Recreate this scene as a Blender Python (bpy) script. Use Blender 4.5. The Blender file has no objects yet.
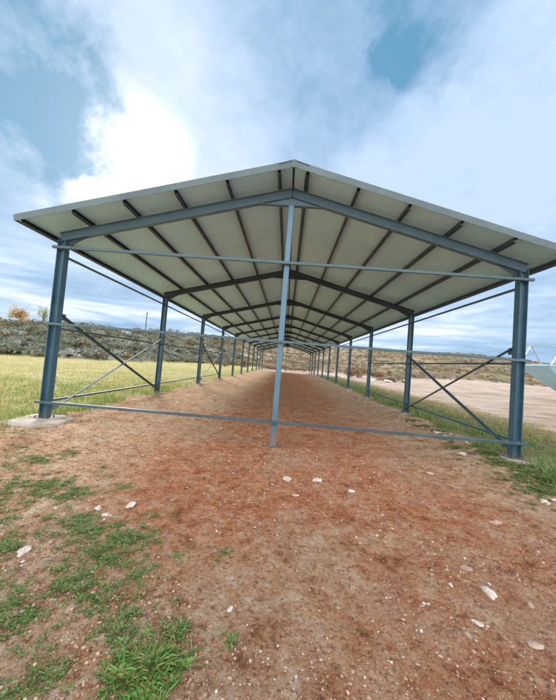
import bpy, bmesh, math, random
import numpy as np
from mathutils import Vector, Matrix, noise
rng = np.random.default_rng(7); random.seed(7)
C = bpy.context.scene.collection
SC = bpy.context.scene
CX, CZ, CY = 0.143, 1.5935, -5.7032
YAW, PIT, ROL, F = -0.032414, 0.042541, 0.079054, 298.0
W, S, NF = 4.457, 5.0, 11

# ------------------------------------------------------------------ camera
def camera():
    cam = bpy.data.cameras.new('camera'); o = bpy.data.objects.new('camera', cam); C.objects.link(o)
    cam.sensor_fit = 'HORIZONTAL'; cam.sensor_width = 36; cam.lens = F / 556 * 36
    cam.clip_start = 0.05; cam.clip_end = 6000
    # v_cam(x right, y forward, z up) = Pitch * Yaw * v, then a roll in the image
    cy, sy = math.cos(YAW), math.sin(YAW); cp, sp = math.cos(PIT), math.sin(PIT); cr, sr = math.cos(ROL), math.sin(ROL)
    Y = Matrix(((cy, -sy, 0), (sy, cy, 0), (0, 0, 1)))
    P = Matrix(((1, 0, 0), (0, cp, sp), (0, -sp, cp)))
    R = Matrix(((cr, 0, sr), (0, 1, 0), (-sr, 0, cr)))
    M = R @ P @ Y                       # rows: right, forward, up in world
    right, fwd, up = Vector(M[0]), Vector(M[1]), Vector(M[2])
    w = Matrix((right, up, -fwd)).transposed().to_4x4(); w.translation = (CX, CY, CZ)
    o.matrix_world = w
    SC.camera = o
camera()

# ------------------------------------------------------------------ helpers
def tag(o, label=None, cat=None, group=None, kind=None):
    if label: o['label'] = label
    if cat: o['category'] = cat
    if group: o['group'] = group
    if kind: o['kind'] = kind
    return o
def empty(name, loc, label, cat, group=None):
    o = bpy.data.objects.new(name, None); C.objects.link(o); o.location = loc; o.empty_display_size = .3
    return tag(o, label, cat, group)
def obj(name, bm, mat, parent=None, smooth=False):
    me = bpy.data.meshes.new(name); bmesh.ops.recalc_face_normals(bm, faces=bm.faces); bm.to_mesh(me); bm.free()
    if smooth:
        for p in me.polygons: p.use_smooth = True
    me.materials.append(mat)
    o = bpy.data.objects.new(name, me); C.objects.link(o); o.parent = parent
    return o
def npmesh(name, V, Fc, mat, parent=None, col=None, smooth=False):
    """V (n,3), Fc (m,k) -> one object, col (n,3) optional colour attribute"""
    me = bpy.data.meshes.new(name); n, m, k = len(V), len(Fc), Fc.shape[1]
    me.vertices.add(n); me.vertices.foreach_set('co', V.astype(np.float32).ravel())
    me.loops.add(m * k); me.loops.foreach_set('vertex_index', Fc.astype(np.int32).ravel())
    me.polygons.add(m); me.polygons.foreach_set('loop_start', np.arange(0, m * k, k, dtype=np.int32))
    me.polygons.foreach_set('loop_total', np.full(m, k, dtype=np.int32))
    if smooth: me.polygons.foreach_set('use_smooth', np.ones(m, dtype=bool))
    me.update(calc_edges=True)
    if col is not None:
        for key, c in (col.items() if isinstance(col, dict) else [('col', col)]):
            a = me.color_attributes.new(key, 'FLOAT_COLOR', 'POINT')
            a.data.foreach_set('color', np.hstack([c, np.ones((n, 1))]).astype(np.float32).ravel())
    me.materials.append(mat)
    o = bpy.data.objects.new(name, me); C.objects.link(o); o.parent = parent
    return o
def boxm(bm, c, s, M=None):
    M = M or Matrix.Identity(3)
    vs = [bm.verts.new(Vector(c) + M @ Vector((i*s[0]/2, j*s[1]/2, k*s[2]/2))) for i in (-1, 1) for j in (-1, 1) for k in (-1, 1)]
    for f in ((0,1,3,2),(4,6,7,5),(0,4,5,1),(2,3,7,6),(0,2,6,4),(1,5,7,3)): bm.faces.new([vs[i] for i in f])
def sweep(bm, p0, p1, prof, up=(0, 0, 1)):
    """closed profile [(a,b)..] a = sideways, b = along up, swept p0->p1"""
    p0, p1 = Vector(p0), Vector(p1); d = (p1 - p0).normalized(); up = Vector(up)
    sd = d.cross(up).normalized(); u = sd.cross(d).normalized()
    A = [bm.verts.new(p0 + sd*a + u*b) for a, b in prof]; B = [bm.verts.new(p1 + sd*a + u*b) for a, b in prof]
    n = len(prof)
    for i in range(n): bm.faces.new([A[i], A[(i+1) % n], B[(i+1) % n], B[i]])
    bm.faces.new(A[::-1]); bm.faces.new(B)
def rect(w, h, r=.004):
    w, h = w/2, h/2
    return [(-w+r,-h),(w-r,-h),(w,-h+r),(w,h-r),(w-r,h),(-w+r,h),(-w,h-r),(-w,-h+r)]
def ibeam(w, h, t=.012, tw=.008):
    w, h, q = w/2, h/2, tw/2
    return [(-w,-h),(w,-h),(w,-h+t),(q,-h+t),(q,h-t),(w,h-t),(w,h),(-w,h),(-w,h-t),(-q,h-t),(-q,-h+t),(-w,-h+t)]
def cprof(w, h, t=.006):
    w, h = w/2, h/2
    return [(-w,-h),(w,-h),(w,-h+.018),(w-t,-h+.018),(w-t,-h+t),(-w+t,-h+t),(-w+t,h-t),(w-t,h-t),(w-t,h-.018),(w,h-.018),(w,h),(-w,h)]
def angle(w, t=.007):
    return [(0,0),(w,0),(w,t),(t,t),(t,w),(0,w)]

# ------------------------------------------------------------------ terrain
AZ  = np.radians([-180,-90,-60,-45,-38,-26,-18,-8,0.4,12,20.5,29,37.7,44,60,90,180])
BAS = np.array([40,36,38,41,40,44,62,68,68,66,66,85,95,95,95,95,90.])
RDG = np.array([90,90,82,80,80,85,100,125,150,155,160,165,170,175,180,180,180.])
HGT = np.array([3,3,4,4.6,5.4,6.0,7.8,9.2,10,10.5,11.6,11.4,10.4,8.4,6,3,3.])
def sm(x): x = np.clip(x, 0, 1); return x*x*(3-2*x)
def vnoise(x, y, f, seed=0):
    x = x*f + seed*17.3; y = y*f + seed*9.7
    xi, yi = np.floor(x), np.floor(y); xf, yf = sm(x-xi), sm(y-yi)
    def h(a, b):
        v = np.sin(a*127.1 + b*311.7 + seed*74.7)*43758.5453; return v - np.floor(v)
    return (h(xi,yi)*(1-xf)+h(xi+1,yi)*xf)*(1-yf) + (h(xi,yi+1)*(1-xf)+h(xi+1,yi+1)*xf)*yf
def fbm(x, y, f, o=4, seed=0, g=.5):
    s = 0; a = 1; t = 0
    for i in range(o):
        s = s + a*vnoise(x, y, f*2**i, seed+i*3); t += a; a *= g
    return s/t - .5
def polar(x, y):
    dx, dy = x-CX, y-CY; return np.hypot(dx, dy), np.arctan2(dx, dy)
def height(x, y, fine=True):
    x = np.asarray(x, float); y = np.asarray(y, float)
    r, az = polar(x, y)
    b, rr, H = np.interp(az, AZ, BAS), np.interp(az, AZ, RDG), np.interp(az, AZ, HGT)
    b = b + 5*fbm(x, y, .05, 3, 5)
    hill = H*(.18*sm((r-b)/9) + .82*sm((r-b-3)/(rr-b)))
    hill += sm((r-b)/40)*2.2*fbm(x, y, .03, 4, 2) + sm((r-b)/10)*.7*fbm(x, y, .2, 3, 4)
    hill *= 1 - .75*sm((r-rr-30)/260)
    z = hill
    z = z + np.where(x < 0, .13, .17)*sm((np.abs(x)-2.6)/1.7)*sm((y+3.0)/2.5)
    z = z + .75*sm((az-math.radians(18))/.25)*sm((math.radians(120)-az)/.4)*sm((r-16)/70)
    z = z + .05*fbm(x, y, .5, 3, 1)*sm(r/4)
    if fine:
        k = np.clip(1-(r-9)/10, 0, 1)
        z = z + k*(.045*fbm(x, y, 2.2, 4, 8) + .034*np.abs(fbm(x, y, 11, 4, 9)) + .016*fbm(x, y, 19, 2, 33))
        z = z + (1-k)*.06*fbm(x, y, .9, 3, 7)
    return z
def masks(x, y):
    r, az = polar(x, y); b = np.interp(az, AZ, BAS) + 5*fbm(x, y, .05, 3, 5)
    n = fbm(x, y, .9, 4, 11); n2 = fbm(x, y, .25, 3, 12)
    field = sm((-x - 4.25 - .55*sm((-y)/3) + .9*n)/.5)*sm((y+6.5+n)/1.0)
    strip = sm((x - 4.3 + .35*sm((2-y)/3) + .8*n)/.45)*(1-sm((x-8.0-2.2*n-1.5*n2)/1.4))*(1-sm((y-34)/8))
    yard = sm((x-7.6-2.2*n-1.5*n2)/1.4); yard = np.maximum(yard, sm((y-44+3*n)/6)*sm((x+7+3*n)/3)); yard = np.maximum(yard, sm((x-5+n))*sm((y-34)/8))
    hill = sm((r-b)/3)
    red = sm((2.9-np.abs(x-.5)+1.6*n)/1.6)*sm((y+3.9+1.5*n)/1.6)
    red = np.maximum(red, .75*sm((x+.3+1.2*n)/1.4)*sm((-y-.5)/2)*sm((3.6-x+n)/1))
    leftbank = sm((math.radians(-14)-az)/.12)*hill
    return field, strip, yard, hill, red, leftbank

def axis(lo, hi, st, far, g):
    a = list(np.arange(lo, hi, st)); s = st
    up = []; v = hi
    while v < far: up.append(v); s *= g; v += s
    return a, up
def spread(lo, hi, st, nfar, pfar, g):
    mid = list(np.arange(lo, hi, st)); s = st; v = hi; up = []
    while v < pfar: up.append(v); s *= g; v += s
    up.append(pfar); s = st; v = lo; dn = []
    while v > nfar:
        s *= g; v -= s; dn.append(v)
    return np.array(dn[::-1] + mid + up)

# ------------------------------------------------------------------ materials
def mat(name):
    m = bpy.data.materials.new(name); m.use_nodes = True; nt = m.node_tree
    b = nt.nodes['Principled BSDF']; return m, nt, b
def N(nt, t, **kw):
    n = nt.nodes.new(t)
    for k, v in kw.items():
        if k.startswith('_'): n.inputs[k[1:]].default_value = v
        else: setattr(n, k, v)
    return n
def ramp(nt, fac, stops, interp='LINEAR'):
    r = nt.nodes.new('ShaderNodeValToRGB'); r.color_ramp.interpolation = interp
    e = r.color_ramp.elements
    while len(e) < len(stops): e.new(.5)
    for i, (p, c) in enumerate(stops):
        e[i].position = p; e[i].color = (*c, 1) if len(c) == 3 else c
    nt.links.new(fac, r.inputs[0]); return r.outputs[0]
def noi(nt, vec, scale, detail=5, rough=.55, dist=0):
    n = N(nt, 'ShaderNodeTexNoise'); n.inputs['Scale'].default_value = scale; n.inputs['Detail'].default_value = detail
    n.inputs['Roughness'].default_value = rough; n.inputs['Distortion'].default_value = dist
    if vec is not None: nt.links.new(vec, n.inputs['Vector'])
    return n.outputs[0]
def mixc(nt, fac, a, b, mode='MIX'):
    m = N(nt, 'ShaderNodeMix', data_type='RGBA', blend_type=mode)
    for s, v in ((0, fac), (6, a), (7, b)):
        if hasattr(v, 'links'): nt.links.new(v, m.inputs[s])
        else: m.inputs[s].default_value = v if s == 0 else (*v, 1)
    return m.outputs[2]
def mth(nt, op, a, b=0, clamp=False):
    m = N(nt, 'ShaderNodeMath', operation=op, use_clamp=clamp)
    for i, v in enumerate((a, b)):
        if hasattr(v, 'links'): nt.links.new(v, m.inputs[i])
        else: m.inputs[i].default_value = v
    return m.outputs[0]
def bump(nt, b, h, strength, dist):
    bp = N(nt, 'ShaderNodeBump'); bp.inputs['Strength'].default_value = strength; bp.inputs['Distance'].default_value = dist
    nt.links.new(h, bp.inputs['Height']); nt.links.new(bp.outputs[0], b.inputs['Normal'])

def paint(name, base, vary, rough=.42, metal=0., dust=.25, dustcol=(.30, .26, .22)):
    m, nt, b = mat(name); tc = N(nt, 'ShaderNodeTexCoord').outputs['Object']
    n1 = noi(nt, tc, 2.3, 6, .6); n2 = noi(nt, tc, 26, 5, .65)
    c = mixc(nt, ramp(nt, n1, [(.35, (0,0,0)), (.68, (1,1,1))]), base, vary)
    d = ramp(nt, n2, [(.52, (0,0,0)), (.74, (1,1,1))])
    c = mixc(nt, mth(nt, 'MULTIPLY', d, dust), c, dustcol)
    sz = N(nt, 'ShaderNodeSeparateXYZ'); nt.links.new(tc, sz.inputs[0])
    # dried mud splashed on the feet of the steel, with a ragged upper edge, and a few rust specks
    mud = mth(nt, 'SUBTRACT', mth(nt, 'ADD', -.14, mth(nt, 'MULTIPLY', noi(nt, tc, 14, 8, .75), .85)), sz.outputs[2])
    mud = ramp(nt, mud, [(.0, (0,0,0)), (.09, (1,1,1))])
    c = mixc(nt, mth(nt, 'MULTIPLY', mud, .5), c, (.33, .20, .14))
    rust = ramp(nt, noi(nt, tc, 13, 8, .72), [(.66, (0,0,0)), (.72, (1,1,1))])
    c = mixc(nt, mth(nt, 'MULTIPLY', rust, .7), c, (.17, .085, .05))
    nt.links.new(c, b.inputs['Base Color'])
    nt.links.new(mth(nt, 'ADD', mth(nt, 'MULTIPLY', n2, .3), rough-.15), b.inputs['Roughness'])
    b.inputs['Metallic'].default_value = metal
    bump(nt, b, n2, .15, .004)
    return m
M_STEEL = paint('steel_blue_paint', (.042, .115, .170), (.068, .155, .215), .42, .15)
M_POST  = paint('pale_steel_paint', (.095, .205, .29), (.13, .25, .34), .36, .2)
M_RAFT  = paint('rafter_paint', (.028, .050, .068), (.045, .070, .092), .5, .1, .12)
M_FRAFT = paint('front_rafter_glare', (.085, .165, .225), (.115, .205, .265), .45, .1, .25)  # front frame steel as inside, glare put into its paler colour
M_RAIL  = paint('rail_galvanised', (.07, .14, .175), (.10, .175, .21), .55, .1)
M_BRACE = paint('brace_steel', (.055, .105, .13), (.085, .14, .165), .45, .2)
M_BRACE_LIT  = paint('brace_steel_sunlit', (.16, .20, .22), (.21, .25, .265), .8, .0)  # brace steel lightened: sunlight on the angle painted into the colour
M_TRIM  = paint('trim_sheet', (.085, .135, .15), (.125, .18, .195), .4, .1, .3)
M_HOP   = paint('pale_blue_paint', (.30, .54, .68), (.38, .61, .73), .4, .05, .15)
M_HOPF  = paint('hopper_frame_paint', (.28, .38, .44), (.36, .45, .5), .4, .2, .3)
M_POLE  = paint('pole_wood', (.10, .085, .07), (.15, .13, .11), .8, 0, .3)

def roof_mat():
    m, nt, b = mat('roof_sheet'); tc = N(nt, 'ShaderNodeTexCoord').outputs['Object']
    n1 = noi(nt, tc, .55, 5, .6); n2 = noi(nt, tc, 6, 6, .6)
    c = mixc(nt, ramp(nt, n1, [(.35,(0,0,0)),(.65,(1,1,1))]), (.44,.75,.97), (.52,.82,.98))
    c = mixc(nt, mth(nt,'MULTIPLY', ramp(nt, n2, [(.50,(0,0,0)),(.75,(1,1,1))]), .22), c, (.34,.36,.34))
    # one metre sheets across the length: each with its own slight tint
    sp = N(nt, 'ShaderNodeSeparateXYZ'); nt.links.new(tc, sp.inputs[0])
    cell = mth(nt, 'FLOOR', mth(nt, 'ADD', sp.outputs[1], .48))
    wn = N(nt, 'ShaderNodeTexWhiteNoise', noise_dimensions='1D'); nt.links.new(cell, wn.inputs['W'])
    c = mixc(nt, mth(nt, 'MULTIPLY', wn.outputs[0], .14), c, (.36,.44,.47))
    nt.links.new(c, b.inputs['Base Color']); b.inputs['Roughness'].default_value = .5
    bump(nt, b, n2, .08, .01)
    return m
M_ROOF = roof_mat()

def concrete():
    m, nt, b = mat('concrete'); tc = N(nt, 'ShaderNodeTexCoord').outputs['Object']
    n1 = noi(nt, tc, 3, 7, .65); n2 = noi(nt, tc, 40, 5, .6)
    c = ramp(nt, n1, [(.36,(.28,.20,.15)),(.5,(.45,.38,.32)),(.64,(.58,.53,.48))])
    c = mixc(nt, mth(nt,'MULTIPLY', ramp(nt, n2, [(.5,(0,0,0)),(.7,(1,1,1))]), .5), c, (.25,.22,.19))
    nt.links.new(c, b.inputs['Base Color']); b.inputs['Roughness'].default_value = .9
    bump(nt, b, mth(nt, 'ADD', n1, n2), .6, .02); return m
M_CONC = concrete()

def ground_mat():
    m, nt, b = mat('ground_soil'); tc = N(nt, 'ShaderNodeTexCoord').outputs['Object']
    A = N(nt, 'ShaderNodeVertexColor', layer_name='ma').outputs[0]; B = N(nt, 'ShaderNodeVertexColor', layer_name='mb').outputs[0]
    sa = N(nt, 'ShaderNodeSeparateColor'); nt.links.new(A, sa.inputs[0]); sb = N(nt, 'ShaderNodeSeparateColor'); nt.links.new(B, sb.inputs[0])
    field, strip, yard = sa.outputs[0], sa.outputs[1], sa.outputs[2]; hill, red, bank = sb.outputs[0], sb.outputs[1], sb.outputs[2]
    big = noi(nt, tc, .7, 6, .6, .3); mid = noi(nt, tc, 3.1, 7, .65, .4); fine = noi(nt, tc, 17, 8, .7); grit = noi(nt, tc, 75, 5, .7)
    mm = mth(nt, 'ADD', mth(nt, 'MULTIPLY', mid, .45), mth(nt, 'MULTIPLY', noi(nt, tc, 9, 9, .72), .55))
    soil = ramp(nt, mm, [(.39,(.33,.145,.062)),(.46,(.62,.345,.185)),(.52,(.74,.475,.295)),(.60,(.88,.69,.50))])
    redc = ramp(nt, mm, [(.39,(.32,.078,.024)),(.46,(.64,.195,.068)),(.53,(.74,.30,.135)),(.62,(.84,.51,.31))])
    c = mixc(nt, mth(nt, 'MULTIPLY', red, .85), soil, redc)
    pale = ramp(nt, big, [(.50,(0,0,0)),(.66,(1,1,1))])
    c = mixc(nt, mth(nt, 'MULTIPLY', pale, .35), c, (.80,.61,.46))
    dk = ramp(nt, fine, [(.36,(1,1,1)),(.47,(0,0,0))])
    c = mixc(nt, mth(nt, 'MULTIPLY', dk, .62), c, (.24,.105,.055))
    lt = ramp(nt, grit, [(.57,(0,0,0)),(.68,(1,1,1))])
    c = mixc(nt, mth(nt, 'MULTIPLY', lt, .65), c, (.74,.60,.48))
    g2 = noi(nt, tc, 34, 9, .75)
    c = mixc(nt, mth(nt, 'MULTIPLY', ramp(nt, g2, [(.55,(0,0,0)),(.62,(1,1,1))]), .55), c, (.86,.60,.40))
    c = mixc(nt, mth(nt, 'MULTIPLY', ramp(nt, g2, [(.39,(1,1,1)),(.45,(0,0,0))]), .6), c, (.20,.075,.035))
    dg = ramp(nt, grit, [(.34,(1,1,1)),(.45,(0,0,0))])
    c = mixc(nt, mth(nt, 'MULTIPLY', dg, .75), c, (.13,.065,.04))
    # dry crop field
    fc = ramp(nt, noi(nt, tc, 1.6, 8, .7), [(.3,(.26,.25,.07)),(.5,(.50,.42,.15)),(.7,(.64,.53,.25))])
    fc = mixc(nt, ramp(nt, noi(nt, tc, .22, 4, .6), [(.42,(0,0,0)),(.62,(1,1,1))]), fc, (.62,.54,.30))
    c = mixc(nt, field, c, fc)
    gc = ramp(nt, mid, [(.3,(.07,.11,.035)),(.55,(.17,.19,.075)),(.72,(.34,.28,.16))])
    c = mixc(nt, mth(nt,'MULTIPLY', strip, .8), c, gc)
    wv = N(nt, 'ShaderNodeMapping'); wv.inputs['Scale'].default_value = (.4, 1.0, 1); wv.inputs['Rotation'].default_value = (0,0,.35); nt.links.new(tc, wv.inputs[0])
    yc = ramp(nt, noi(nt, wv.outputs[0], .8, 11, .74), [(.36,(.27,.19,.135)),(.46,(.42,.325,.255)),(.54,(.50,.41,.335)),(.64,(.62,.53,.45))])
    c = mixc(nt, yard, c, yc)
    hs = N(nt, 'ShaderNodeMapping'); hs.inputs['Scale'].default_value = (.35, .8, 2.0); nt.links.new(tc, hs.inputs[0])
    hc = ramp(nt, noi(nt, hs.outputs[0], .16, 10, .72), [(.38,(.105,.082,.045)),(.46,(.195,.145,.088)),(.54,(.285,.212,.135)),(.66,(.38,.30,.215))])
    hc = mixc(nt, mth(nt,'MULTIPLY', ramp(nt, noi(nt, tc, .06, 6, .6), [(.5,(0,0,0)),(.62,(1,1,1))]), .5), hc, (.20,.20,.10))
    bc = ramp(nt, noi(nt, tc, .3, 8, .7), [(.35,(.11,.13,.09)),(.55,(.22,.22,.16)),(.72,(.38,.36,.30))])
    hc = mixc(nt, bank, hc, bc)
    c = mixc(nt, hill, c, hc)
    nt.links.new(c, b.inputs['Base Color']); b.inputs['Roughness'].default_value = .95
    b.inputs['Specular IOR Level'].default_value = .2
    hgt = mth(nt, 'ADD', mth(nt, 'MULTIPLY', fine, 1.0), mth(nt, 'MULTIPLY', grit, .35))
    bump(nt, b, hgt, 1.0, .09)
    return m
M_GROUND = ground_mat()

def attr_mat(name, rough=.8, trans=0., spec=.3):
    m, nt, b = mat(name); c = N(nt, 'ShaderNodeVertexColor', layer_name='col').outputs[0]
    nt.links.new(c, b.inputs['Base Color']); b.inputs['Roughness'].default_value = rough
    b.inputs['Specular IOR Level'].default_value = spec
    if trans:
        out = nt.nodes['Material Output']; t = N(nt, 'ShaderNodeBsdfTranslucent'); nt.links.new(c, t.inputs[0])
        mx = N(nt, 'ShaderNodeMixShader'); mx.inputs[0].default_value = trans
        nt.links.new(b.outputs[0], mx.inputs[1]); nt.links.new(t.outputs[0], mx.inputs[2]); nt.links.new(mx.outputs[0], out.inputs[0])
    return m
M_LEAF = attr_mat('leaf', .6, .35); M_GRASS = attr_mat('grass_blade', .7, .3)
def stone_mat(name, a, bb, cc):
    m, nt, b = mat(name); tc = N(nt, 'ShaderNodeTexCoord').outputs['Object']
    n1 = noi(nt, tc, 9, 6, .65); n2 = noi(nt, tc, 60, 4, .6)
    c = ramp(nt, n1, [(.3, a), (.5, bb), (.7, cc)]); nt.links.new(c, b.inputs['Base Color'])
    b.inputs['Roughness'].default_value = .85; bump(nt, b, mth(nt,'ADD', n1, n2), .5, .01); return m
M_STONE = stone_mat('limestone', (.42,.33,.27), (.66,.58,.51), (.78,.72,.66))
M_TSTONE = stone_mat('tan_stone', (.30,.18,.12), (.46,.33,.25), (.58,.46,.37))
M_PEB = attr_mat('pebble', .85, 0)
M_BARK = stone_mat('bark', (.05,.04,.03), (.10,.08,.06), (.16,.13,.10))

# ------------------------------------------------------------------ ground
xs = spread(-5.2, 5.2, .042, -1500, 1500, 1.035); ys = spread(-4.6, 1.2, .036, -300, 2000, 1.028)
X, Y = np.meshgrid(xs, ys); Z = height(X, Y)
V = np.stack([X, Y, Z], -1).reshape(-1, 3); nx, ny = len(xs), len(ys)
idx = np.arange(nx*ny).reshape(ny, nx)
Fc = np.stack([idx[:-1,:-1], idx[:-1,1:], idx[1:,1:], idx[1:,:-1]], -1).reshape(-1, 4)
f_, s_, y_, h_, r_, b_ = [a.reshape(-1) for a in masks(X, Y)]
gr = npmesh('ground', V, Fc, M_GROUND, None, {'ma': np.stack([f_, s_, y_], -1), 'mb': np.stack([h_, r_, b_], -1)}, True)
tag(gr, 'bare reddish soil running under the open shed, dry field left and pale yard right', 'ground', kind='structure')
print('ground verts', nx*ny)

# ------------------------------------------------------------------ the shed
shed = empty('open_shed', (0, 0, 0), 'long open-sided steel shed with pale gabled roof on rows of blue-grey columns', 'shed')
SL = .262
ZR = 4.825                                    # underside of rafter at the apex
def zu(x): return ZR - SL*abs(x)              # rafter underside
RD = .19                                      # rafter depth (vertical)
PD = .10
def zp(x): return zu(x) + RD + PD             # underside of roof sheet
Y0, Y1 = -.55, 50.55; XE = 4.97
def gz(x, y): return float(height(np.array([x]), np.array([y]), False)[0])

def rough_slab(cx, cy, sx, sy, z, th, seed, parent, name='footing'):
    bm = bmesh.new(); random.seed(seed)
    n = 22; top = []; bot = []
    for i in range(n):
        a = 2*math.pi*i/n; ca, sa = math.cos(a), math.sin(a)
        k = 1/max(abs(ca), abs(sa))**.75 * random.uniform(.86, 1.06)
        top.append(bm.verts.new((cx+ca*k*sx/2, cy+sa*k*sy/2, z+random.uniform(-.02, .008))))
        bot.append(bm.verts.new((cx+ca*k*sx/2*1.06, cy+sa*k*sy/2*1.06, z-th)))
    mid = [bm.verts.new(((v.co.x-cx)*.55+cx, (v.co.y-cy)*.55+cy, z+random.uniform(-.006, .02))) for v in top]
    c = bm.verts.new((cx, cy, z+.012))
    for i in range(n):
        j = (i+1) % n
        bm.faces.new([bot[i], bot[j], top[j], top[i]]); bm.faces.new([top[i], top[j], mid[j], mid[i]]); bm.faces.new([mid[i], mid[j], c])
    return obj(name, bm, M_CONC, parent, True)

for k in range(NF):
    y = k*S
    for sx in (-1, 1):
        x = sx*W; g = gz(x, y) + .03; top = zu(W) - .02
        bm = bmesh.new(); sweep(bm, (x, y, g), (x, y, zu(x - sx*.08)+.005), ibeam(.14, .15, .011, .008), up=(1, 0, 0))
        # head plate and stiffeners
        boxm(bm, (x, y, zu(x)-.10), (.15, .012, .14))
        if k < 4:
            for bz in (.06, .14):
                for bx_ in (-.04, .04): sweep(bm, (x+bx_, y-.022, zu(x)-bz), (x+bx_, y+.022, zu(x)-bz), [(.012*math.cos(t*1.0472), .012*math.sin(t*1.0472)) for t in range(6)])
        c = obj('column', bm, M_STEEL, shed)
        if k == 0: c['label'] = 'front left blue-grey steel column' if sx < 0 else 'front right blue-grey steel column'
        bm = bmesh.new(); boxm(bm, (x, y, g+.008), (.26, .26, .016))
        bp = obj('base_plate', bm, M_STEEL, c)
        if k < 3:
            for i in (-1, 1):
                for j in (-1, 1):
                    bm = bmesh.new()
                    boltz = [(.011, g, g+.06), (.02, g+.016, g+.036)]
                    for rr_, za, zb_ in boltz:
                        sweep(bm, (x+i*.1, y+j*.1, za), (x+i*.1, y+j*.1, zb_), [(rr_*math.cos(t*math.pi/3), rr_*math.sin(t*math.pi/3)) for t in range(6)], up=(0, 1, 0))
                    obj('anchor_bolt', bm, M_STEEL, c)
        if k == 0 and sx < 0: rough_slab(x+.02, y-.12, .95, .95, g, .14, 3, c)
        elif k == 0: rough_slab(x+.38, y-.10, 1.2, .7, g, .14, 4, c)
        else: rough_slab(x, y, .5, .5, g, .12, 10+k*2+sx, c)
        # rafter
        bm = bmesh.new(); h = RD/2
        p0 = (sx*(W+.07), y, zu(W+.07)+h); p1 = (0, y, zu(0)+h)
        ct = math.cos(math.atan(SL))
        sweep(bm, p0, p1, ibeam(.10, RD*ct-.004, .010, .007))
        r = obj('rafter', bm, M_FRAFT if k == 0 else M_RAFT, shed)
        if k == 0: r['label'] = 'front gable rafter, left half' if sx < 0 else 'front gable rafter, right half'
        # haunch at the column head
        bm = bmesh.new()
        a = W-.08; q = [(a, zu(a)), (a-.42, zu(a-.42)), (a, zu(a)-.13)]
        t = .005
        A = [bm.verts.new((sx*px, y-t, pz)) for px, pz in q]; B = [bm.verts.new((sx*px, y+t, pz)) for px, pz in q]
        bm.faces.new(A); bm.faces.new(B)
        for i in range(3): bm.faces.new([A[i], A[(i+1)%3], B[(i+1)%3], B[i]])
        obj('haunch', bm, M_RAFT, r)
    # apex plate: shallow wedge with its own bottom flange under the ridge
    bm = bmesh.new(); a = .60; zb = zu(a) - .002
    sweep(bm, (-a, y, zb), (a, y, zb), rect(.09, .012, .002))
    A = [bm.verts.new((px, y-.005, pz)) for px, pz in ((-a, zb+.004), (a, zb+.004), (0, ZR))]
    B = [bm.verts.new((px, y+.005, pz)) for px, pz in ((-a, zb+.004), (a, zb+.004), (0, ZR))]
    bm.faces.new(A); bm.faces.new(B)
    for i in range(3): bm.faces.new([A[i], A[(i+1)%3], B[(i+1)%3], B[i]])
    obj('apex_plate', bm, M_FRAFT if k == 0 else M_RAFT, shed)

for y in (0, 50):
    g = gz(0, y) - .05
    bm = bmesh.new(); sweep(bm, (0, y, g), (0, y, zu(.60)-.012), rect(.105, .105, .008), up=(0, 1, 0))
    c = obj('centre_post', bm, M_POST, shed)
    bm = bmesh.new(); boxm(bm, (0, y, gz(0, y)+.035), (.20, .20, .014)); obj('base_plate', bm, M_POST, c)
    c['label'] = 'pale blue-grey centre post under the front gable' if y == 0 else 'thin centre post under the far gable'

for sx in (-1, 1):
    for k in range(6):
        x = sx*(.25+.92*k); zc = zu(x)+RD+PD/2
        n = Vector((sx*SL, 0, 1)).normalized()
        bm = bmesh.new(); sweep(bm, (x, Y0+.03, zc), (x, Y1-.03, zc), cprof(.055, PD-.006), up=n)
        obj('purlin', bm, M_RAFT, shed)
    # roof sheet: ribbed on top, flat with narrow joints below
    ribs = []; y = Y0
    top = []
    while y < Y1-.01:
        top += [(y, .045), (min(y+.19, Y1), .045), (min(y+.205, Y1), .075), (min(y+.235, Y1), .075)]; y += .25
    top.append((Y1, .045))
    und = [(Y0, 0)]
    yy = Y0+1.0
    while yy < Y1-.1:
        und += [(yy-.010, 0), (yy-.004, .012), (yy+.004, .012), (yy+.010, 0)]; yy += 1.0
    und.append((Y1, 0))
    bm = bmesh.new(); x0, x1 = sx*.02, sx*XE
    def row(pts, x): return [bm.verts.new((x, yy, zp(x)+h)) for yy, h in pts]
    ta, tb, ua, ub = row(top, x0), row(top, x1), row(und, x0), row(und, x1)
    for a, b in ((ta, tb), (ua, ub)):
        for i in range(len(a)-1): bm.faces.new([a[i], a[i+1], b[i+1], b[i]])
    bm.faces.new(ta + ua[::-1]); bm.faces.new(tb + ub[::-1])
    bm.faces.new([ta[0], tb[0], ub[0], ua[0]]); bm.faces.new([ta[-1], tb[-1], ub[-1], ua[-1]])
    o = obj('roof_sheet', bm, M_ROOF, shed)
    # verge trim front and back: folded sheet, face + top lip
    for yy, s in ((Y0, -1), (Y1, 1)):
        bm = bmesh.new()
        pr = [(0,-.042),(.006,-.042),(.006,.074),(.11,.074),(.11,.080),(0,.080)]
        pr = [(s*a, b) for a, b in pr]
        p0 = (sx*.0, yy+s*.008, zp(0)+.01); p1 = (sx*(XE+.02), yy+s*.008, zp(XE+.02)+.01)
        d = Vector(p1)-Vector(p0)
        if d.x > 0: pr = [(a, b) for a, b in pr]
        else: pr = [(-a, b) for a, b in pr]
        sweep(bm, p0, p1, pr)
        obj('verge_trim', bm, M_TRIM, shed)
    # eave trim along the long edge
    bm = bmesh.new(); xe = sx*(XE+.006)
    sweep(bm, (xe, Y0, zp(XE)+.008), (xe, Y1, zp(XE)+.008), rect(.008, .075, .002))
    obj('eave_trim', bm, M_TRIM, shed)
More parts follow.
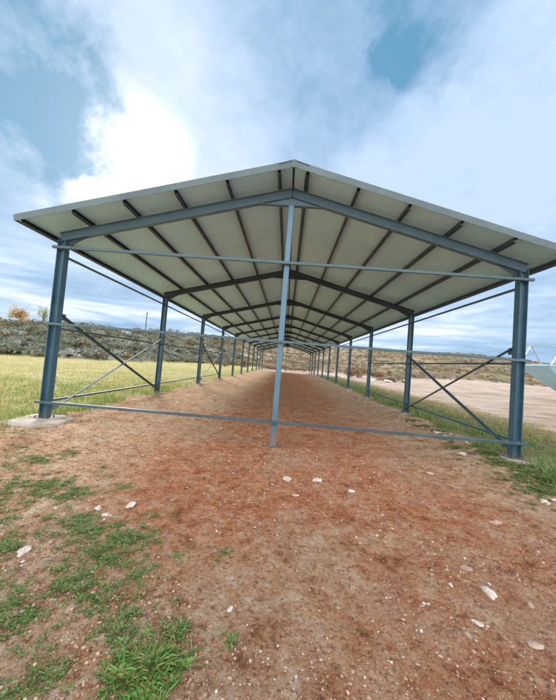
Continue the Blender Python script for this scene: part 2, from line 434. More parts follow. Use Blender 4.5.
# ridge cap
bm = bmesh.new()
for s in (-1, 1):
    boxm(bm, (0, Y0-.014 if s < 0 else Y1+.014, zp(0)+.022), (.10, .008, .135))
    a = [(0, zp(0)+.095), (s*.28, zp(.28)+.082), (s*.28, zp(.28)+.076), (0, zp(0)+.088)]
    A = [bm.verts.new((px, Y0-.02, pz)) for px, pz in a]; B = [bm.verts.new((px, Y1+.02, pz)) for px, pz in a]
    bm.faces.new(A); bm.faces.new(B)
    for i in range(4): bm.faces.new([A[i], A[(i+1)%4], B[(i+1)%4], B[i]])
obj('ridge_cap', bm, M_TRIM, shed)

# rails across the front and far gables, in front of the columns
for y, s in ((0, -1), (50, 1)):
    for z, t, lb in ((3.505, .052, 'upper'), (1.996, .045, 'middle'), (.483, .048, 'lower')):
        if y == 50 and z < 1: continue
        bm = bmesh.new(); yy = y + s*(.075+t/2)
        sweep(bm, (-W-.13, yy, z+.004), (W+.14, yy, z-.008), rect(t, t))
        for x in (-W, 0, W): boxm(bm, (x, y+s*.068, z), (.075 if x else .06, .020, .06))
        o = obj('rail', bm, M_BRACE if z < 1 else M_RAIL, shed)
        if y == 0: o['label'] = lb + ' steel rail across the front gable'
for sx in (-1, 1):
    for k in range(NF-1):
        zs = [3.37]
        if k < (3 if sx < 0 else 2): zs += [1.93, .50]
        for z in zs:
            bm = bmesh.new(); x = sx*(W-.01)
            sweep(bm, (x, k*S+.008, z), (x, (k+1)*S-.008, z), rect(.042, .042))
            obj('side_rail', bm, M_BRACE, shed)
bays = [(-1, 0), (-1, 2), (1, 0), (-1, 8), (1, 8)]
for sx, k in bays:
    x = sx*(W-.045)
    for q in (0, 1):
        z0, z1 = (2.22, .30) if q == 0 else (.34, 2.20)
        dx = sx*(-.028 if q else .006)
        bm = bmesh.new(); sweep(bm, (x+dx, k*S+.03, z0), (x+dx, (k+1)*S-.03, z1), angle(.05), up=(-sx, 0, 0))
        for yy, zz in ((k*S+.14, z0+(z1-z0)*.03), ((k+1)*S-.14, z1-(z1-z0)*.03)):
            boxm(bm, (x+dx, yy, zz), (.008, .14, .13))
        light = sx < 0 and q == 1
        o = obj('brace', bm, M_BRACE_LIT if light else M_BRACE, shed)
        if light: o['label'] = 'diagonal steel brace, sunlight put into its paler colour'

# ------------------------------------------------------------------ loose stones
def stone(name, x, y, s, seed, m, label=None, cat=None, group=None, flat=.55, rot=0, stretch=1.3):
    rs = random.Random(seed); bm = bmesh.new(); bmesh.ops.create_icosphere(bm, subdivisions=3, radius=.5)
    off = Vector((rs.uniform(0,50), rs.uniform(0,50), rs.uniform(0,50)))
    planes = [(Vector((rs.gauss(0,1), rs.gauss(0,1), rs.gauss(0,1))).normalized(), rs.uniform(.27,.42)) for _ in range(9)]
    for v in bm.verts:
        for n, d in planes:
            t = v.co.dot(n)
            if t > d: v.co -= n*(t-d)*.9
        v.co *= 1+.34*noise.noise(v.co*2.6+off)+.20*noise.noise(v.co*6+off)+.10*noise.noise(v.co*14+off)
        v.co = Vector((v.co.x*s*stretch, v.co.y*s, v.co.z*s*flat))
    z = float(height(np.array([x]), np.array([y]))[0])
    o = obj(name, bm, m, None, False)
    o.location = (x, y, z+s*flat*.08); o.rotation_euler = (rs.uniform(-.15,.15), rs.uniform(-.15,.15), rot or rs.uniform(0,3.1))
    return tag(o, label, cat, group)
G = 'stones lying on the soil'
for i, (x, y, s, lb, m, st) in enumerate([
    (.26,-1.57,.085,'flat chalky stone left of the rounder one, just before the centre post',0,1.6),
    (.69,-1.51,.085,'plump pale stone in the middle of the three before the centre post',0,1.25),
    (1.09,-1.77,.068,'small rounded white stone, rightmost of the three before the centre post',0,1.2),
    (.38,-2.03,.045,'tiny pale stone lying nearer than the flat chalky stone',0,1.5),
    (1.78,-3.09,.055,'wedge shaped tan stone at right above the large angular one',1,1.5),
    (1.53,-3.31,.032,'little white stone left of the large angular one at right foreground',0,1.1),
    (1.76,-3.37,.068,'large angular whitish stone in the right foreground',0,1.4),
    (1.51,-3.65,.040,'rounded pale stone nearer than the large angular one',0,1.4),
    (2.03,-3.42,.034,'tan stone at right edge of the soil beside the large angular one',1,1.3),
    (3.67,.25,.125,'pale stone at the grass edge left of the front right column',0,1.2),
    (2.61,-.69,.055,'small pale stone on the red soil between centre post and right column',0,1.5),
    (2.64,-2.19,.065,'long low tan stone on the right part of the soil',1,1.7),
    (3.62,-1.65,.085,'round grey stone beside the right edge weeds',0,1.1),
    (3.80,-1.60,.070,'second round stone at the photo edge beside the right weeds',0,1.1),
    (1.78,-3.77,.05,'brownish stone lying low at lower right',1,1.7),
    (1.39,-3.75,.030,'tiny stone at lower right nearest the viewer',1,1.4),
    (-1.73,-3.43,.070,'flat grey stone lying between weed patches at far left',0,1.7),
    (-1.33,-2.64,.075,'largest white stone behind the left weed patch',0,1.3),
    (-1.61,-2.74,.055,'white stone at left end of the row behind the weed patch',0,1.3),
    (-1.48,-2.83,.050,'small white stone within the row behind the weed patch',0,1.2),
    (-.10,-3.73,.028,'small pale stone alone on soil in lower centre left',0,1.3),
    (3.97,1.5,.15,'pale stone on the rubble edge between first and second right columns',0,1.2),
    (4.05,1.95,.12,'farther pale stone on the rubble edge between right columns',0,1.2)]):
    stone('stone', x, y, s*1.3, 40+i, (M_STONE, M_TSTONE)[m], lb, 'stone', G, .5, 0, st)

# small stones and clods: nobody could count them
def ico():
    t = (1+5**.5)/2
    v = np.array([(-1,t,0),(1,t,0),(-1,-t,0),(1,-t,0),(0,-1,t),(0,1,t),(0,-1,-t),(0,1,-t),(t,0,-1),(t,0,1),(-t,0,-1),(-t,0,1)])/math.sqrt(1+t*t)
    f = np.array([(0,11,5),(0,5,1),(0,1,7),(0,7,10),(0,10,11),(1,5,9),(5,11,4),(11,10,2),(10,7,6),(7,1,8),(3,9,4),(3,4,2),(3,2,6),(3,6,8),(3,8,9),(4,9,5),(2,4,11),(6,2,10),(8,6,7),(9,8,1)])
    return v, f
IV, IF = ico()
def pebbles(name, x, y, s, col, label, cat, flat=.6, sink=.1, smooth=False):
    n = len(x); d = IV[None]*(1+rng.uniform(-.5, .45, (n, 12, 1)))*(1+rng.uniform(-.25, .25, (n, 12, 3)))
    a = rng.uniform(0, 6.28, n); ca, sa = np.cos(a)[:, None], np.sin(a)[:, None]
    sxy = s[:, None]*rng.uniform(.7, 1.5, (n, 1))
    px, py = d[..., 0]*sxy, d[..., 1]*s[:, None]
    P = np.stack([x[:, None]+px*ca-py*sa, y[:, None]+px*sa+py*ca, (height(x, y)+s*flat*sink)[:, None]+d[..., 2]*s[:, None]*flat], -1)
    Fa = (IF[None]+(np.arange(n)*12)[:, None, None]).reshape(-1, 3)
    o = npmesh(name, P.reshape(-1, 3), Fa, M_PEB, None, np.repeat(col, 12, 0), smooth)
    return tag(o, label, cat, kind='stuff')
def polar_scatter(n, rmin, rmax, amax=50, p=1.0):
    u = rng.uniform(0, 1, n); r = (rmin**p+(rmax**p-rmin**p)*u)**(1/p); a = np.radians(rng.uniform(-amax-2, amax-2, n))
    return CX+r*np.sin(a), CY+r*np.cos(a), r
def pick(n, cols, jit=.15):
    c = np.array(cols)[rng.integers(0, len(cols), n)]; return c*(1+rng.uniform(-jit, jit, (n, 1)))
x, y, r = polar_scatter(42000, 1.2, 14, 52, .7)
dens = sm((fbm(x, y, 1.6, 4, 21)+.10)/.30); k = (rng.uniform(0, 1, len(x)) < .03+dens) & (x > -4.9) & (x < 4.7); x, y, r = x[k], y[k], r[k]
s = .0018+.0030*rng.exponential(1, len(x))*(.6+.14*r); s = np.minimum(s, .005+.0030*r)
pebbles('gravel', x, y, s, pick(len(x), [(.62,.53,.44),(.50,.37,.28),(.46,.31,.22),(.42,.26,.17),(.40,.24,.15),(.32,.18,.11),(.28,.15,.09)]), 'small pale and tan stones scattered over the reddish soil', 'gravel')
x, y, r = polar_scatter(60000, 1.2, 11, 52, .7)
dens = sm((fbm(x, y, .9, 3, 31)+.15)/.3); k = (rng.uniform(0, 1, len(x)) < .1+dens) & (x > -4.8) & (x < 4.6); x, y, r = x[k], y[k], r[k]
s = np.minimum(.0025+.0032*rng.exponential(1, len(x)), .005+.0028*r)
pebbles('soil_clods', x, y, s, pick(len(x), [(.42,.205,.115),(.50,.29,.18),(.34,.15,.08),(.22,.10,.055),(.58,.40,.28),(.18,.085,.05)]), 'crumbly clods of reddish brown earth on the bare soil', 'soil clods', .6, 0)
# rubble along the right-hand grass edge
n = 800; y = rng.uniform(1.0, 34, n); x = 4.0+rng.normal(0, .15, n)+.15*np.sin(y*1.3)
pebbles('rubble_edge', x, y, .010+.016*rng.exponential(1, n).clip(0, 3.5), pick(n, [(.55,.46,.38),(.46,.36,.28),(.36,.25,.18),(.62,.54,.46),(.40,.26,.17)]), 'line of small rubble along the grass edge by the right columns', 'rubble')

# ------------------------------------------------------------------ grass and weeds
def blades(name, x, y, h, w, col, label, cat, lean=.5, m=None, z=None, leaf=False, bend=.35):
    n = len(x); z = height(x, y) - .004 if z is None else z
    a = rng.uniform(0, 6.28, n); b = rng.uniform(0, 6.28, n); L = h*np.abs(rng.normal(lean, lean*.4, n))
    ux, uy = np.cos(a)*w/2, np.sin(a)*w/2; lx, ly = np.cos(b)*L, np.sin(b)*L
    B = np.stack([x, y, z], -1); U = np.stack([ux, uy, 0*ux], -1)
    mid = B+np.stack([lx*bend, ly*bend, h*.55], -1); tip = B+np.stack([lx, ly, h*(1-.25*lean)], -1)
    if leaf:
        U = np.stack([-np.sin(b)*w/2, np.cos(b)*w/2, 0*ux], -1)
        P = np.stack([B, mid-U, tip, mid+U], 1); Fa = np.array([[0,1,2],[0,2,3]])
        k = 4
    else:
        P = np.stack([B-U, B+U, mid+U*.7, mid-U*.7, tip], 1); Fa = np.array([[0,1,2],[0,2,3],[3,2,4]]); k = 5
    Fa = (Fa[None]+(np.arange(n)*k)[:, None, None]).reshape(-1, 3)
    o = npmesh(name, P.reshape(-1, 3), Fa, m or M_GRASS, None, np.repeat(col, k, 0))
    return tag(o, label, cat, kind='stuff')

# field on the left
def field_pts(n, rmin, rmax, a0, a1, p):
    u = rng.uniform(0, 1, n); r = (rmin**p+(rmax**p-rmin**p)*u)**(1/p); a = np.radians(rng.uniform(a0, a1, n))
    return CX+r*np.sin(a), CY+r*np.cos(a), r
x, y, r = field_pts(260000, 5.2, 66, -66, -3, .55)
f, st, yd, hl, rd, bk = masks(x, y); c0 = fbm(x, y, .5, 3, 41); c1 = fbm(x, y, 3, 3, 44)
k = (rng.uniform(0, 1, len(x)) < f*(1-hl)*(.45+.8*sm((c1+.2)/.35))); x, y, r, c0, c1 = x[k], y[k], r[k], c0[k], c1[k]
g = sm((c0+.12+.12*sm((-x-4)/-3))/.3); edge = np.exp(-(np.abs(x)-4.4).clip(0)/1.0)
yel = pick(len(x), [(.64,.54,.24),(.74,.66,.38),(.54,.45,.18),(.68,.52,.27)]); grn = pick(len(x), [(.26,.34,.09),(.36,.42,.12),(.18,.28,.07)])
t = (rng.uniform(0, 1, len(x)) < .50+.9*fbm(x, y*.6, .16, 3, 77)+.30*(1-g)+.35*edge*sm((c1+.15)/.2)-.25*sm((r-15)/30))[:, None]
h = (1-.45*sm((r-9)/10))*rng.uniform(.03, .10, len(x))*(.7+1.1*(c1+.5))*(1+.7*edge*sm(y/3))
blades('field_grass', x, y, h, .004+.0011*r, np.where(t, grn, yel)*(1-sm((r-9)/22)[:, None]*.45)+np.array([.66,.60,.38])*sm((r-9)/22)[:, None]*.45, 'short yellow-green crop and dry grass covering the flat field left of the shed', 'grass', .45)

# strip of green weeds to the right
x, y, r = field_pts(150000, 4.2, 45, 3, 62, .6)
f, st, yd, hl, rd, bk = masks(x, y); c1 = fbm(x, y, 1.6, 3, 52)
k = rng.uniform(0, 1, len(x)) < st*(.10+.95*sm((c1+.08)/.2)); x, y, r, c1 = x[k], y[k], r[k], c1[k]
far = sm((x-5.8+2.5*c1)/1.8)
t = (rng.uniform(0, 1, len(x)) < far*.8+.12)[:, None]
grn = pick(len(x), [(.14,.27,.06),(.20,.34,.08),(.27,.38,.11),(.10,.20,.05)], .2); yel = pick(len(x), [(.50,.40,.20),(.42,.36,.14),(.38,.27,.15)])
blades('grass_strip', x, y, rng.uniform(.04, .15, len(x))*(.6+1.1*(c1+.5))*(.62+.5*np.exp(-((x-4.9)/.7)**2)), .006+.0011*r, np.where(t, yel, grn), 'low green weeds and drying grass strip beside the right-hand columns', 'grass', .6)

# weeds creeping over the soil in the foreground
pts = [(-2.7,-2.9,.35,.9),(-1.9,-3.4,.25,.9),(-1.65,-2.95,.22,.8),(-3.1,-1.7,.3,.8),(-2.0,-1.95,.2,.5),(-1.25,-3.95,.15,.8),(-3.9,-1.9,.4,.7),(-.62,-4.02,.10,.7),(-1.0,-2.75,.12,.5),(-.6,-3.3,.09,.5),(-2.49,-2.33,.42,1),(-2.05,-2.52,.30,.9),(-2.25,-3.05,.30,.6),(-1.18,-3.30,.30,1),(-1.46,-3.10,.28,1),(-1.0,-3.12,.24,.9),(-1.22,-3.70,.24,.9),(-1.11,-3.42,.26,.8),
  (-1.42,-3.87,.20,.7),(-1.07,-4.08,.20,.55),(-.88,-4.22,.18,.6),(-.53,-4.20,.13,.85),(-.40,-4.12,.10,1.2),(-.37,-3.92,.07,1),(-.40,-4.28,.10,1),(-.71,-3.90,.15,.8),(-2.93,-1.34,.22,.8),(-1.62,-2.22,.14,.6),(-.95,-3.77,.20,.8),(-.98,-4.30,.16,.6),
  (-2.9,-2.6,.35,.8),(-3.3,-2.0,.4,.5),(-1.75,-3.75,.22,.7),(-3.6,-1.4,.4,.5),(-.78,-3.55,.12,.7),(-.25,-3.2,.07,.6),(-1.3,-1.9,.12,.4),(-2.2,-1.7,.14,.5),(-3.1,-.5,.25,.5),
  (4.15,-1.0,.45,1.6),(3.95,-1.9,.40,1.5),(3.8,-1.35,.25,1.2),(4.0,-.3,.3,1.4),(4.2,.3,.3,1.5),(3.8,.7,.2,1.0),(3.95,1.6,.25,1.3),(4.0,2.8,.25,1.2),(4.5,-.7,.4,1.6),(4.9,-.2,.4,1.6),(4.6,-1.4,.5,1),(4.3,-.4,.3,.8),(4.3,.8,.3,1),(3.9,1.1,.2,.8),(4.2,2.2,.35,1),(4.1,3.6,.3,1),(4.3,-2.6,.5,.9),(-.05,-3.95,.05,.6),(-4.2,-.9,.35,.6),(-4.5,.2,.5,.9),(-4.9,-.6,.5,.7)]
bx, by, bh = [], [], []
for px, py, rad, dn in pts:
    n = int(10000*rad*dn*(1.3 if rad < .2 else 1)); a = rng.uniform(0, 6.28, n); q = rad*np.abs(rng.normal(0, .55, n))
    # little plants: blades gathered round centres
    m_ = max(3, int(n/34)); ca = rng.uniform(0, 6.28, m_); cq = rad*np.abs(rng.normal(0, .55, m_)); j = rng.integers(0, m_, n)
    bx.append(px+1.25*cq[j]*np.cos(ca[j])+rng.normal(0, .016, n)); by.append(py+cq[j]*np.sin(ca[j])+rng.normal(0, .016, n)); bh.append(np.full(n, dn)*rng.uniform(.55, 1.25, m_)[j])
x, y, hh = map(np.concatenate, (bx, by, bh)); n = len(x)
big = sm((np.array(-y)-3.9)/.3)
t = rng.uniform(0, 1, (n, 1)) < .30
colr = np.where(t, pick(n, [(.40,.34,.18),(.30,.26,.10),(.34,.20,.10)]), pick(n, [(.13,.27,.07),(.19,.35,.09),(.26,.40,.13),(.09,.20,.05),(.31,.40,.19)], .2))
colr = colr*(1+.5*(big*sm((np.array(x)+.75)/.15))[:, None]*np.array([[.1,.5,-.2]]))
blades('ground_weeds', x, y, rng.uniform(.006, .030, n)*hh*(1+.5*big*sm((np.array(x)+.75)/.15)), rng.uniform(.0035, .010, n)*(.8+.4*hh), colr, 'low leafy green weeds creeping over the bare soil in patches', 'weeds', 1.3, M_LEAF, None, True, .6)
# dry stems lying about
x, y, r = polar_scatter(9000, 1.2, 7, 52, .8); k = (fbm(x, y, .8, 3, 61)+.25*sm((-x-.3)/1.5) > .10) & (np.abs(x) < 4.6); x, y = x[k], y[k]
blades('dry_stalks', x, y, rng.uniform(.008, .02, len(x)), np.full(len(x), .0032), pick(len(x), [(.42,.32,.20),(.30,.21,.13),(.52,.42,.28),(.20,.13,.08)]), 'thin dry stalks and grass litter lying on the soil', 'plant litter', 3.5)

# ------------------------------------------------------------------ bushes and trees
def foliage(name, cx, cy, cz, rx, ry, rz, n, size, cols, parent=None, clumps=9, seed=0):
    """leaf-sized faces gathered into clumps through the crown"""
    q = np.random.default_rng(seed)
    cc = q.normal(0, 1, (clumps, 3)); cc /= np.linalg.norm(cc, axis=1)[:, None]; cc *= q.uniform(.25, .85, (clumps, 1)); cr = q.uniform(.22, .5, clumps)
    j = q.integers(0, clumps, n); d = q.normal(0, 1, (n, 3)); d /= np.linalg.norm(d, axis=1)[:, None]
    P = cc[j]+d*(cr[j]*q.uniform(.3, 1.1, n)**.5)[:, None]
    P = P*np.array([rx, ry, rz])+np.array([cx, cy, cz]); P[:, 2] = np.maximum(P[:, 2], cz-rz*.98)
    a = q.normal(0, 1, (n, 3)); a /= np.linalg.norm(a, axis=1)[:, None]; b = np.cross(a, q.normal(0, 1, (n, 3))); b /= np.linalg.norm(b, axis=1)[:, None]
    s = size*q.uniform(.5, 1.4, (n, 1))
    T = np.stack([P-a*s*.5, P+b*s*.35, P+a*s*.5, P-b*s*.35], 1)
    base = np.array(cols)[q.integers(0, len(cols), clumps)][j]*(1+q.uniform(-.2, .2, (n, 1)))
    return T.reshape(-1, 3), base
def quads(n): return np.arange(n*4).reshape(-1, 4)
def shrub_mass(name, specs, label, cat):
    VV, CC = [], []
    for i, (x, y, r, h, cols, n, sz) in enumerate(specs):
        z = float(height(np.array([x]), np.array([y]), False)[0])
        v, c = foliage('', x, y, z+h*.45, r, r, h*.55, n, sz, cols, None, 7, 900+i); VV.append(v); CC.append(np.repeat(c, 4, 0))
    V = np.concatenate(VV); return tag(npmesh(name, V, quads(len(V)//4), M_LEAF, None, np.concatenate(CC)), label, cat, kind='stuff')
GRN = [(.18,.21,.14),(.135,.165,.115),(.23,.245,.175),(.26,.245,.185)]; GRY = [(.34,.335,.31),(.42,.41,.385),(.27,.275,.24)]; BRN = [(.22,.16,.09),(.30,.22,.12)]
sp = []
for i in range(620):
    az = math.radians(random.uniform(-56, -9)); b = float(np.interp(az, AZ, BAS)); rr = b+2+random.random()**1.3*(float(np.interp(az, AZ, RDG))-b+3)
    x, y = CX+rr*math.sin(az), CY+rr*math.cos(az); u = random.random(); low = (rr-b) < 18
    cols = GRY if (u < .22 and low) else (BRN if u < .27 else GRN)
    s = random.uniform(.6, 1.5)*(.8+rr/150); sp.append((x, y, s*1.15, s*random.uniform(.7, 1.1), cols, 90, .26+rr*.0016))
shrub_mass('bank_shrubs', sp, 'dense grey-green shrubs with pale dry clumps covering the bank beyond the field', 'shrubs')
sp = []
for i in range(3000):
    az = math.radians(random.uniform(-14, 52)); b = float(np.interp(az, AZ, BAS)); rr = b+1+random.random()**1.1*(float(np.interp(az, AZ, RDG))-b+5)
    x, y = CX+rr*math.sin(az), CY+rr*math.cos(az)
    cols = [(.33,.26,.17),(.25,.19,.115),(.19,.155,.09),(.38,.31,.22)] if random.random() < .72 else [(.13,.13,.075),(.16,.135,.08)]
    s = random.uniform(.2, .6); sp.append((x, y, s*2.4, s, cols, 24, .30))
shrub_mass('hill_scrub', sp, 'low dry tan scrub dotted over the brown hillside', 'scrub')

def bush(x, y, r, h, cols, n, sz, label, group=None, name='bush', seed=0, cat='bush'):
    z = float(height(np.array([x]), np.array([y]), False)[0])
    e = empty(name, (x, y, z), label, cat, group)
    v, c = foliage('', 0, 0, h*.5, r, r, h*.55, n, sz, cols, None, 10, seed)
    npmesh('foliage', v, quads(len(v)//4), M_LEAF, e, np.repeat(c, 4, 0))
    bm = bmesh.new()
    for i in range(5):
        a = i*1.26+seed; sweep(bm, (0, 0, -.05), (math.cos(a)*r*.45, math.sin(a)*r*.45, h*.6), [(.02*math.cos(t*1.047), .02*math.sin(t*1.047)) for t in range(6)], up=(0, .3, 1) if i % 2 else (.3, 0, 1))
    obj('stems', bm, M_BARK, e); return e
def at(px, dist, z=0):      # bearing measured on the photograph -> a ground spot at that distance
    a = math.atan((px-278)/F) + YAW; return CX+dist*math.sin(a), CY+dist*math.cos(a)
RED = [(.30,.13,.08),(.22,.12,.07),(.34,.20,.12),(.16,.13,.07)]
for i, (px, d, r, h, cols, lb) in enumerate([
    (352, 48, 1.3, 1.3, RED, 'rusty red bush between the third and fourth right columns'),
    (360, 50, 1.5, 1.5, RED, 'taller rusty bush just left of the third right column'),
    (379, 47, 1.6, 1.3, RED, 'low reddish bush right of the third right column'),
    (397, 44, 1.7, .9, BRN+RED[:1], 'flattish brown bush left of the second right column'),
    (226, 56, 1.4, 1.8, GRN+BRN, 'round green-brown bush seen between the fourth and fifth left columns'),
    (245, 60, 1.2, 1.5, BRN, 'brown bush at the far left end of the shed'),
    (267, 63, 2.6, .9, RED+BRN, 'dark low bush just right of the last left column'),
    (279, 64, 2.8, .8, RED+BRN, 'dark low bush left of the far centre post'),
    (295, 64, 2.8, .8, RED+BRN, 'dark low bush right of the far centre post'),
    (306, 63, 2.6, .9, RED+BRN, 'dark low bush just left of the last right column')]):
    x, y = at(px, d); bush(x, y, r, h, cols, 900, .16, lb, 'bushes behind the shed', seed=70+i)

def tree(x, y, h, r, cols, label, seed, n=2600, sz=.2, name='tree', sparse=14):
    z = float(height(np.array([x]), np.array([y]), False)[0])
    e = empty(name, (x, y, z), label, 'tree', 'autumn trees on the left ridge'); q = random.Random(seed)
    bm = bmesh.new()
    def limb(p0, p1, r0, r1, k=7):
        p0, p1 = Vector(p0), Vector(p1); d = (p1-p0).normalized(); sd = d.orthogonal().normalized(); u = d.cross(sd)
        A = [bm.verts.new(p0+(sd*math.cos(t*6.283/k)+u*math.sin(t*6.283/k))*r0) for t in range(k)]
        B = [bm.verts.new(p1+(sd*math.cos(t*6.283/k)+u*math.sin(t*6.283/k))*r1) for t in range(k)]
        for i in range(k): bm.faces.new([A[i], A[(i+1)%k], B[(i+1)%k], B[i]])
        bm.faces.new(B)
    limb((0,0,-.2), (.1,0,h*.35), .16, .12); limb((.1,0,h*.35), (.05,.05,h*.8), .12, .04)
    for i in range(9):
        a = i*2.4; zz = h*(.25+.05*i); limb((.08, 0, zz), (math.cos(a)*r*.7, math.sin(a)*r*.7, zz+h*q.uniform(.2, .4)), .05, .012, 5)
    obj('trunk', bm, M_BARK, e, True)
    v, c = foliage('', 0, 0, h*.6, r, r, h*.45, n, sz, cols, None, sparse, seed)
    npmesh('crown', v, quads(len(v)//4), M_LEAF, e, np.repeat(c, 4, 0)); return e
ORG = [(.62,.36,.10),(.70,.44,.16),(.55,.30,.08),(.50,.40,.14)]; YG = [(.42,.42,.14),(.50,.46,.18),(.34,.36,.12)]
x, y = at(18, 84); tree(x, y, 4.7, 2.1, ORG, 'rounded orange autumn tree on the ridge at far left', 5, 1700, .22)
x, y = at(41, 86); tree(x, y, 4.6, 1.3, YG, 'thin yellow-green tree on the ridge behind the front left column', 6, 700, .22)

# pole on the ridge
x, y = at(144, 92); z = float(height(np.array([x]), np.array([y]), False)[0])
e = empty('utility_pole', (x, y, z), 'thin dark wooden pole standing alone on the ridge behind the left side', 'pole')
bm = bmesh.new(); sweep(bm, (0, 0, -.3), (0, 0, 6.6), [(.13*math.cos(t*.785), .13*math.sin(t*.785)) for t in range(8)], up=(0, 1, 0)); obj('pole_shaft', bm, M_POLE, e)
bm = bmesh.new(); sweep(bm, (-.45, -.12, 6.1), (.45, -.12, 6.1), rect(.1, .1)); obj('crossarm', bm, M_POLE, e)
bm = bmesh.new()
for q in (-.38, .38):
    sweep(bm, (q, -.12, 6.15), (q, -.12, 6.32), [(.04*math.cos(t*1.047), .04*math.sin(t*1.047)) for t in range(6)], up=(0, 1, 0))
obj('insulators', bm, M_CONC, e)

# pale boulders and heaps in the yard
def heap(px, d, s, lb, seed, fl=.5, st=1.5):
    x, y = at(px, d); o = stone('boulder', x, y, s, seed, M_STONE, lb, 'boulder', 'boulders beside the right yard', fl, 0, st)
for a in [(374, 40, .9, 'white boulder pile just right of the third right column', 201), (347, 44, 1.1, 'pale boulder behind the fourth right column', 202), (391, 42, 1.0, 'pale boulder left of the flattish brown bush', 203),
          (341, 46, .8, 'small pale boulder between the fourth and fifth right columns', 204), (333, 48, 1.2, 'long pale boulder behind the fifth right column', 205), (402, 43, .6, 'small pale boulder touching the brown bush', 206)]:
    heap(*a)

# ------------------------------------------------------------------ hopper at the right edge
hx, hy = 19.15, 16.6; hz = gz(hx, hy)
e = empty('loading_hopper', (hx, hy, hz), 'pale blue steel hopper with sloping sides under an A-frame, at the right edge', 'hopper')
T = 2.95-hz
bm = bmesh.new()
def frus(bm, x0, x1, y0, y1, z1, a0, a1, b0, b1, z0, t=.03):
    q1 = [bm.verts.new(p) for p in ((x0,y0,z1),(x1,y0,z1),(x1,y1,z1),(x0,y1,z1))]; q0 = [bm.verts.new(p) for p in ((a0,b0,z0),(a1,b0,z0),(a1,b1,z0),(a0,b1,z0))]
    i1 = [bm.verts.new(p) for p in ((x0+t,y0+t,z1),(x1-t,y0+t,z1),(x1-t,y1-t,z1),(x0+t,y1-t,z1))]; i0 = [bm.verts.new(p) for p in ((a0+t,b0+t,z0+t),(a1-t,b0+t,z0+t),(a1-t,b1-t,z0+t),(a0+t,b1-t,z0+t))]
    for i in range(4):
        j = (i+1) % 4
        bm.faces.new([q0[i], q0[j], q1[j], q1[i]]); bm.faces.new([i0[i], i0[j], i1[j], i1[i]]); bm.faces.new([q1[i], q1[j], i1[j], i1[i]])
    bm.faces.new(q0); bm.faces.new(i0)
frus(bm, 0, 6, 0, 3, T, 2.9, 4.2, 1.0, 2.0, T-2.2); obj('bin', bm, M_HOP, e)
bm = bmesh.new()
for p, q in (((-.03,-.03),(6.03,-.03)), ((6.03,-.03),(6.03,3.03)), ((6.03,3.03),(-.03,3.03)), ((-.03,3.03),(-.03,-.03))):
    sweep(bm, (*p, T+.02), (*q, T+.02), rect(.09, .10))
obj('rim', bm, M_HOP, e)
for lx in (3.5, 4.9):
    for ly in (.5, 2.5):
        bm = bmesh.new(); sweep(bm, (lx, ly, -.1), (lx, ly, T-.9), rect(.12, .12), up=(0, 1, 0)); obj('leg', bm, M_HOPF, e)
for ly in (.0, 3.0):
    bm = bmesh.new()
    sweep(bm, (.25, ly, T+.06), (1.15, ly, T+1.72), rect(.10, .10)); sweep(bm, (1.2, ly, T+1.70), (2.05, ly, T+.06), rect(.10, .10)); boxm(bm, (1.18, ly, T+1.72), (.3, .12, .16))
    obj('a_frame', bm, M_HOPF, e)
    bm = bmesh.new(); sweep(bm, (4.0, ly, T+.06), (4.85, ly, T+1.70), rect(.10, .10)); sweep(bm, (4.9, ly, T+1.70), (5.75, ly, T+.06), rect(.10, .10)); obj('a_frame', bm, M_HOPF, e)
bm = bmesh.new(); 
for ly in (0, 3.0): sweep(bm, (1.1, ly, T+1.84), (5.0, ly, T+1.84), rect(.10, .10))
obj('top_beam', bm, M_HOPF, e)

